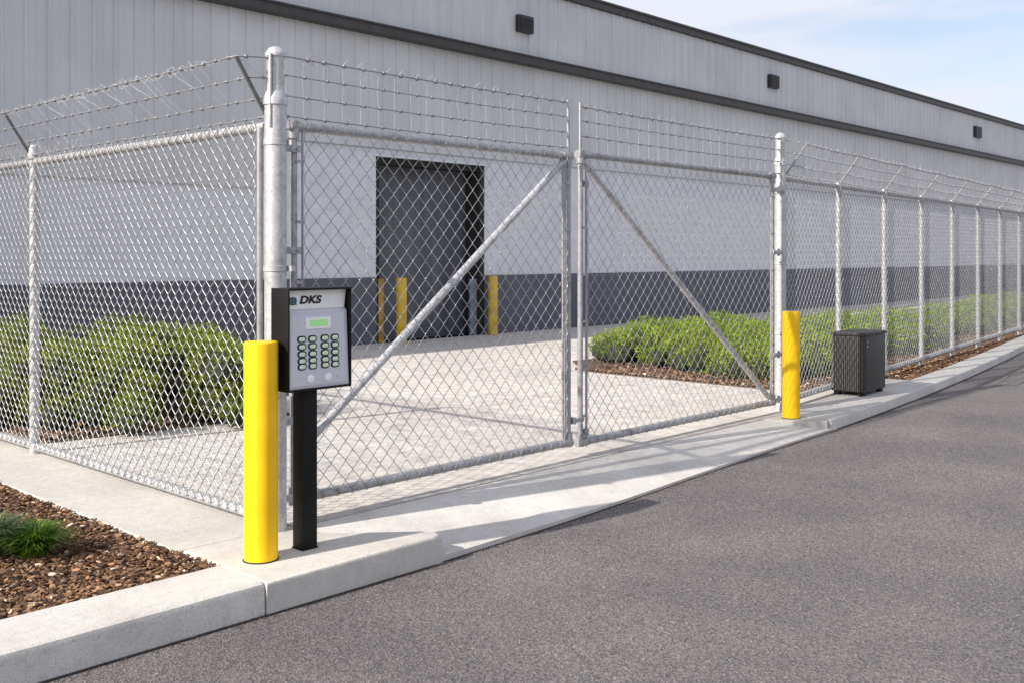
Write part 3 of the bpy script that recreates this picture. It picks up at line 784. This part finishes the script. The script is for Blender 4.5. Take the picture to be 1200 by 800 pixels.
sm, nt, b = new_mat('lcd_screen'); b.inputs['Base Color'].default_value = (.30, .55, .24, 1); b.inputs['Roughness'].default_value = .25
b.inputs['Emission Color'].default_value = (.35, .75, .28, 1); b.inputs['Emission Strength'].default_value = .22
mb = MB(); plate_box(mb, .475, .345, .112, .034, .0066, .0003); mb.build('screen', sm, bz)
def oval(cx, cy, cz, w, h, y0, y1, n=24):
    """stadium shaped puck facing -y"""
    pts = []
    r = h / 2
    for k in range(n // 2 + 1):
        a = -math.pi / 2 + math.pi * k / (n // 2); pts.append((cx + (w / 2 - r) + r * math.cos(a), cz + r * math.sin(a)))
    for k in range(n // 2 + 1):
        a = math.pi / 2 + math.pi * k / (n // 2); pts.append((cx - (w / 2 - r) + r * math.cos(a), cz + r * math.sin(a)))
    return pts
def puck(mb, u, v, w, h, d0, d1, n=24):
    x, y, z = hp(u, v, fd(v)); pts = oval(x, 0, z, w, h, 0, 0, n); c = (x, z); m = len(pts)
    V = [(p[0], y + d0, p[1]) for p in pts] + [(p[0], y - d1 * .8, p[1]) for p in pts] + [(c[0] + (p[0] - c[0]) * .9, y - d1, c[1] + (p[1] - c[1]) * .88) for p in pts]
    F = [(k, (k + 1) % m, m + (k + 1) % m, m + k) for k in range(m)] + [(m + k, m + (k + 1) % m, 2 * m + (k + 1) % m, 2 * m + k) for k in range(m)] + [[2 * m + k for k in range(m)]]
    mb.add(V, F); return mb
for vi, v in enumerate((.497, .570, .640, .706, .762)):
    for u in (.215, .380, .575, .735):
        mb = MB(); puck(mb, u, v, .054, .0345, .002, .003); k = mb.build('key', M['ink'], fp, True)
        mb = MB(); puck(mb, u + .002, v + .001, .0375, .0205, .0, .0056); mb.build('key_cap', M['keycap'], k, True)
for u in (.345, .62):
    mb = MB(); puck(mb, u, .885, .040, .040, .002, .007, 32); mb.build('round_button', M['bezel'], fp, True)
mb = MB(); puck(mb, .76, .888, .004, .004, .002, .001, 8); mb.build('microphone_hole', M['ink'], fp)
# writing on the header
cu = bpy.data.curves.new('lettering', 'FONT'); cu.body = 'DKS'; cu.size = .053; cu.shear = .22; cu.offset = .0024; cu.extrude = .0006; cu.space_character = 1.02; cu.align_x = 'LEFT'
tob = bpy.data.objects.new('tmp', cu); COL.objects.link(tob)
dg = bpy.context.evaluated_depsgraph_get(); me = bpy.data.meshes.new_from_object(tob.evaluated_get(dg)); bpy.data.objects.remove(tob)
me.materials.clear(); me.materials.append(M['ink'])
lt = bpy.data.objects.new('lettering', me); COL.objects.link(lt); lt.parent = hd
lt.rotation_euler = (R(90), 0, 0); lt.scale = (1.3, 1.0, 1); lt.location = hp(.225, .150, .0325)
# small emblem: overlapping bars and rings on a pale square
mb = MB()
ex, ey, ez = hp(.125, .125, .033)
for k in range(4): mb.box(ex - .024, ex + .024 - .004 * (k % 2), ey - .0022, ey - .0005, ez - .018 + k * .010, ez - .0125 + k * .010)
for k in range(3): mb.box(ex - .020 + k * .014, ex - .014 + k * .014, ey - .0032, ey - .0024, ez - .017, ez + .018)
P = [(ex + .020 * math.cos(a), ey - .003, ez + .018 * math.sin(a)) for a in np.linspace(0, 2 * math.pi, 20)]
mb.tube(P, .0022, 5, False); mb.build('emblem', M['emblem'], hd)

# ------------------------------------------------------------------ dark utility cabinet
cb = empty('utility_cabinet', (10.54, 4.71, -.002), R(4), label='dark grey ribbed utility cabinet standing against the right fence', cat='cabinet')
cw, cd, chh = .63, .37, .675; z0 = .045
mb = MB(); mb.box(0, cw, -.01, cd - .012, z0, chh - .035, .008); bd = mb.build('body', M['cabinet'], cb, True)
mb = MB()
k = 0
n = 14
for k in range(n):
    y = .012 + (cd - .06) * k / (n - 1)
    mb.box(-.010, .004, y, y + .0125, z0 + .012, chh - .045, .002)
mb.build('side_ribs', M['cabinet_rib'], bd)
mb = MB(); mb.box(-.014, cw + .012, -.024, cd, chh - .034, chh, .008); mb.build('lid', M['cabinet'], cb, True)
mb = MB(); mb.box(.015, cw - .02, -.016, -.009, z0 + .02, chh - .05, .004); dd = mb.build('door', M['cabinet'], cb, True)
for zz in (.58, .535):
    mb = MB(); mb.tube([(.045, -.012, zz), (.045, -.026, zz)], .011 if zz > .52 else .008, 14); mb.build('lock', M['galv'], dd, True)
for x in (.06, cw - .06):
    for y in (.04, cd - .06):
        mb = MB(); mb.box(x - .04, x + .04, y - .03, y + .03, 0, z0 + .002, .004); mb.build('foot', M['black'], cb)

# ------------------------------------------------------------------ plants
def shrub_mesh(seed, rx, ry, h, nleaf, leaf_len, mat, lumps=26):
    r = random.Random(seed); nv = np.random.default_rng(seed)
    # a mound made of many overlapping leaf clumps
    cl = []
    for k in range(lumps):
        a = r.uniform(0, 6.283); q = math.sqrt(r.random()) * .85
        x = rx * q * math.cos(a); y = ry * q * math.sin(a)
        hz = h * math.sqrt(max(.05, 1 - q * q)) * r.uniform(.70, 1.0)
        s = r.uniform(.16, .30) * min(1, rx / .8)
        cl.append((x, y, max(.08, hz - s), s))
        if k % 2 == 0: cl.append((rx * .92 * math.cos(a), ry * .92 * math.sin(a), .13, .20 * min(1, rx / .8)))
        if q > .4: cl.append((x * 1.05, y * 1.05, r.uniform(.12, .5) * h, s * 1.05))
    V = np.zeros((nleaf * 4, 3)); k = 0
    wts = np.array([c[3] ** 2 for c in cl]); wts /= wts.sum()
    idx = nv.choice(len(cl), nleaf, p=wts)
    for i in idx:
        cx, cy, cz, s = cl[i]
        d = nv.normal(size=3); d /= np.linalg.norm(d)
        if d[2] < -.35: d[2] = -d[2]
        rad = s * (1 - .35 * nv.random() ** 2.2) * (1.0 + .18 * noise.noise(Vector((cx + d[0] * 3, cy + d[1] * 3, d[2] * 3))))
        p = np.array([cx, cy, cz]) + d * rad; p[2] = max(p[2], .015)
        g = d * .6 + np.array([0, 0, .75]) + nv.normal(size=3) * .42; g /= np.linalg.norm(g)
        side = np.cross(g, nv.normal(size=3)); side /= np.linalg.norm(side)
        L = leaf_len * nv.uniform(.6, 1.3); W = L * nv.uniform(.26, .42)
        V[k] = p; V[k + 1] = p + g * L * .5 + side * W * .5; V[k + 2] = p + g * L; V[k + 3] = p + g * L * .5 - side * W * .5
        k += 4
    F = np.arange(nleaf * 4).reshape(-1, 4)
    fm = MB(); fm.add(V, F)
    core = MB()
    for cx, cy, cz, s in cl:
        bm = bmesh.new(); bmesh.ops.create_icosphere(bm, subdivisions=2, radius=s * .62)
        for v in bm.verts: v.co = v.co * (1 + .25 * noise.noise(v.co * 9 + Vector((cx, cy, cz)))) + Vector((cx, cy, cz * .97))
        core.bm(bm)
    tr = MB()
    for q in range(7):
        a = r.uniform(0, 6.28); tr.tube([(0, 0, -.03), (.15 * rx * math.cos(a), .15 * ry * math.sin(a), h * .3), (.5 * rx * math.cos(a), .5 * ry * math.sin(a), h * .65)], [.022, .016, .007], 6)
    return fm, core, tr
def shrub(seed, rx, ry, h, nleaf, ll, mat, loc, label, group, name='shrub'):
    o = empty(name, loc, label=label, cat='shrub', group=group)
    fm, core, tr = shrub_mesh(seed, rx, ry, h, nleaf, ll, mat)
    f = fm.build('foliage', M[mat], o); c = core.build('inner_twigs', M['stems'], o); tr.build('stems', M['bed'], o, True)
    return o
GL = 'rounded shrubs inside the left fence'
shrub(11, 1.08, 1.02, .92, 34000, .036, 'leaf', (4.66, 8.93, .01), 'biggest round green shrub, nearest the corner inside the left fence', GL)
shrub(12, .80, 1.1, .98, 26000, .037, 'leaf', (4.05, 10.75, .01), 'round shrub behind the left fence post, at the photo edge', GL)
shrub(13, .95, .9, .90, 13000, .045, 'leaf', (5.35, 10.75, .01), 'round shrub behind the biggest shrub, toward the warehouse', GL)
shrub(14, .95, .85, .85, 7000, .055, 'leaf', (4.4, 12.45, .01), 'farthest round shrub inside the left fence, by the warehouse wall', GL)
shrub(16, .72, .70, .86, 15000, .036, 'leaf', (3.98, 9.25, .01), 'round shrub seen just right of the left fence post', GL)
shrub(15, .20, .16, .24, 1300, .040, 'leaf_b', (4.98, 7.84, .01), 'small bright yellow green tuft at the edge of the pale yard', None)
protos = [shrub(21 + i, .80, .78, (.54, .60, .52)[i], (12000, 12000, 11000)[i], .044, 'leaf_b', (0, 0, 0), '', 'low bright shrubs in the bed behind the right fence') for i in range(3)]
cnt = 0; ordn = ['first', 'second', 'third', 'fourth', 'fifth', 'sixth', 'seventh', 'eighth', 'ninth', 'tenth', 'eleventh', 'twelfth', 'thirteenth', 'fourteenth']
for row, off, nk in ((0, 1.30, 14), (1, 2.25, 6), (2, 3.35, 3)):
    for k in range(nk):
        x = 11.62 + k * 1.17 + (0, .1, .42)[row] + rng.uniform(-.08, .08)
        if row == 1 and k == 0: off_ = 2.45
        y = fence_y(x) + off + rng.uniform(-.08, .08)
        src = protos[(k + row) % 3]
        o = src if cnt < 3 and src['label' if 'label' in src else 'category'] == 'shrub' and src.location.x == 0 else copy_tree(src)
        o.location = (x, y, .01); o.rotation_euler = (0, 0, rng.uniform(0, 6.28)); s = rng.uniform(.92, 1.06); o.scale = (s, s, s)
        side = ('row beside the right fence', 'middle row of the bed', 'back row nearest the warehouse')[row]
        o['label'] = f'low bright green shrub, {ordn[k]} from the gate, {side}'
        cnt += 1

def tuft(name, loc, n, h, spread, mat, label, seed, group=None):
    r = random.Random(seed); V = []; F = []
    for i in range(n):
        a = r.uniform(0, 6.283); rr = spread * .28 * math.sqrt(r.random()); x = rr * math.cos(a); y = rr * math.sin(a)
        a2 = a + r.gauss(0, .6); H = h * r.uniform(.6, 1.1); out = spread * r.uniform(.15, 1.0); w = r.uniform(.003, .0055)
        sx, sy = -math.sin(a2) * w, math.cos(a2) * w; b = len(V); m = 6
        for k in range(m + 1):
            t = k / m; ww = (1 - t ** 2.2) * 1.0 + .03
            z = H * (t * 1.35 - .55 * t * t * (1 + out / spread * .5)); d = out * t ** 1.7
            px_, py_ = x + d * math.cos(a2), y + d * math.sin(a2)
            V += [(px_ - sx * ww, py_ - sy * ww, max(z, -.0)), (px_ + sx * ww, py_ + sy * ww, max(z, -.0))]
        F += [(b + 2 * k, b + 2 * k + 1, b + 2 * k + 3, b + 2 * k + 2) for k in range(m)]
    o = empty(name, loc, label=label, cat='plant', group=group)
    mb = MB(); mb.add(V, F); mb.build('blades', M[mat], o)
    mb = MB(); mb.lathe([(spread * .30, -.02), (spread * .26, .03), (spread * .12, .06), (.001, .065)], 14); mb.build('root_crown', M['bed'], o, True)
    return o
tuft('grass_clump', (2.10, 5.26, -.022), 1100, .25, .22, 'grass', 'bright green grass clump on the bark, nearest the kerb corner', 5, 'grass clumps in the bark bed')
tuft('grass_clump', (1.93, 5.42, -.022), 900, .31, .26, 'grass_g', 'taller greyish green grass clump cut by the left photo edge', 6, 'grass clumps in the bark bed')

# ------------------------------------------------------------------ light, sky, camera
sd = Vector((1.58, -.235, -1)).normalized()
su = bpy.data.lights.new('sun', 'SUN'); su.energy = 4.6; su.angle = R(.7); su.color = (1.0, .94, .86)
so = bpy.data.objects.new('sun', su); COL.objects.link(so); so.rotation_euler = (-sd).to_track_quat('Z', 'Y').to_euler(); so.location = (-10, 5, 20)
el = math.asin(-sd.z); az = math.atan2(-sd.x, -sd.y)
w = bpy.data.worlds.new('World'); scene.world = w; w.use_nodes = True; nt = w.node_tree
bg = nt.nodes['Background']; sky = nt.nodes.new('ShaderNodeTexSky'); sky.sky_type = 'NISHITA'; sky.sun_disc = False
sky.sun_elevation = el; sky.sun_rotation = az; sky.air_density = 1.0; sky.dust_density = 1.5; sky.ozone_density = 1.0
tc = N(nt, 'ShaderNodeTexCoord'); mp = N(nt, 'ShaderNodeMapping'); mp.inputs['Scale'].default_value = (1.2, 1.2, 5.5); mp.inputs['Rotation'].default_value = (.12, .10, .5)
cn = N(nt, 'ShaderNodeTexNoise'); cn.inputs['Scale'].default_value = 2.6; cn.inputs['Detail'].default_value = 9; cn.inputs['Roughness'].default_value = .55; cn.inputs['Distortion'].default_value = .5
lk(nt, tc, 'Generated', mp, 'Vector'); lk(nt, mp, 'Vector', cn, 'Vector')
cr = ramp(nt, [(.38, (.35, .35, .35)), (.60, (.97, .97, .97))]); lk(nt, cn, 'Fac', cr, 'Fac')
mx = nt.nodes.new('ShaderNodeMix'); mx.data_type = 'RGBA'
lk(nt, cr, 'Color', mx, 0); lk(nt, sky, 'Color', mx, 6); mx.inputs[7].default_value = (5.0, 5.12, 5.75, 1)
nt.links.new(mx.outputs[2], bg.inputs['Color']); bg.inputs['Strength'].default_value = .12

cam = bpy.data.cameras.new('camera'); co = bpy.data.objects.new('camera', cam); COL.objects.link(co)
co.location = (0, 0, 1.5); co.rotation_euler = (R(90), 0, -math.atan2(.730, .683))
cam.sensor_width = 36; cam.lens = 36 * 1197 / 1200; cam.shift_y = -100 / 1200; cam.clip_end = 2000; cam.clip_start = .05
cam.dof.use_dof = True; cam.dof.focus_distance = 6.0; cam.dof.aperture_fstop = 10.0
scene.camera = co
scene.view_settings.view_transform = 'Standard'; scene.view_settings.look = 'None'; scene.view_settings.gamma = 1; scene.view_settings.exposure = 0.5
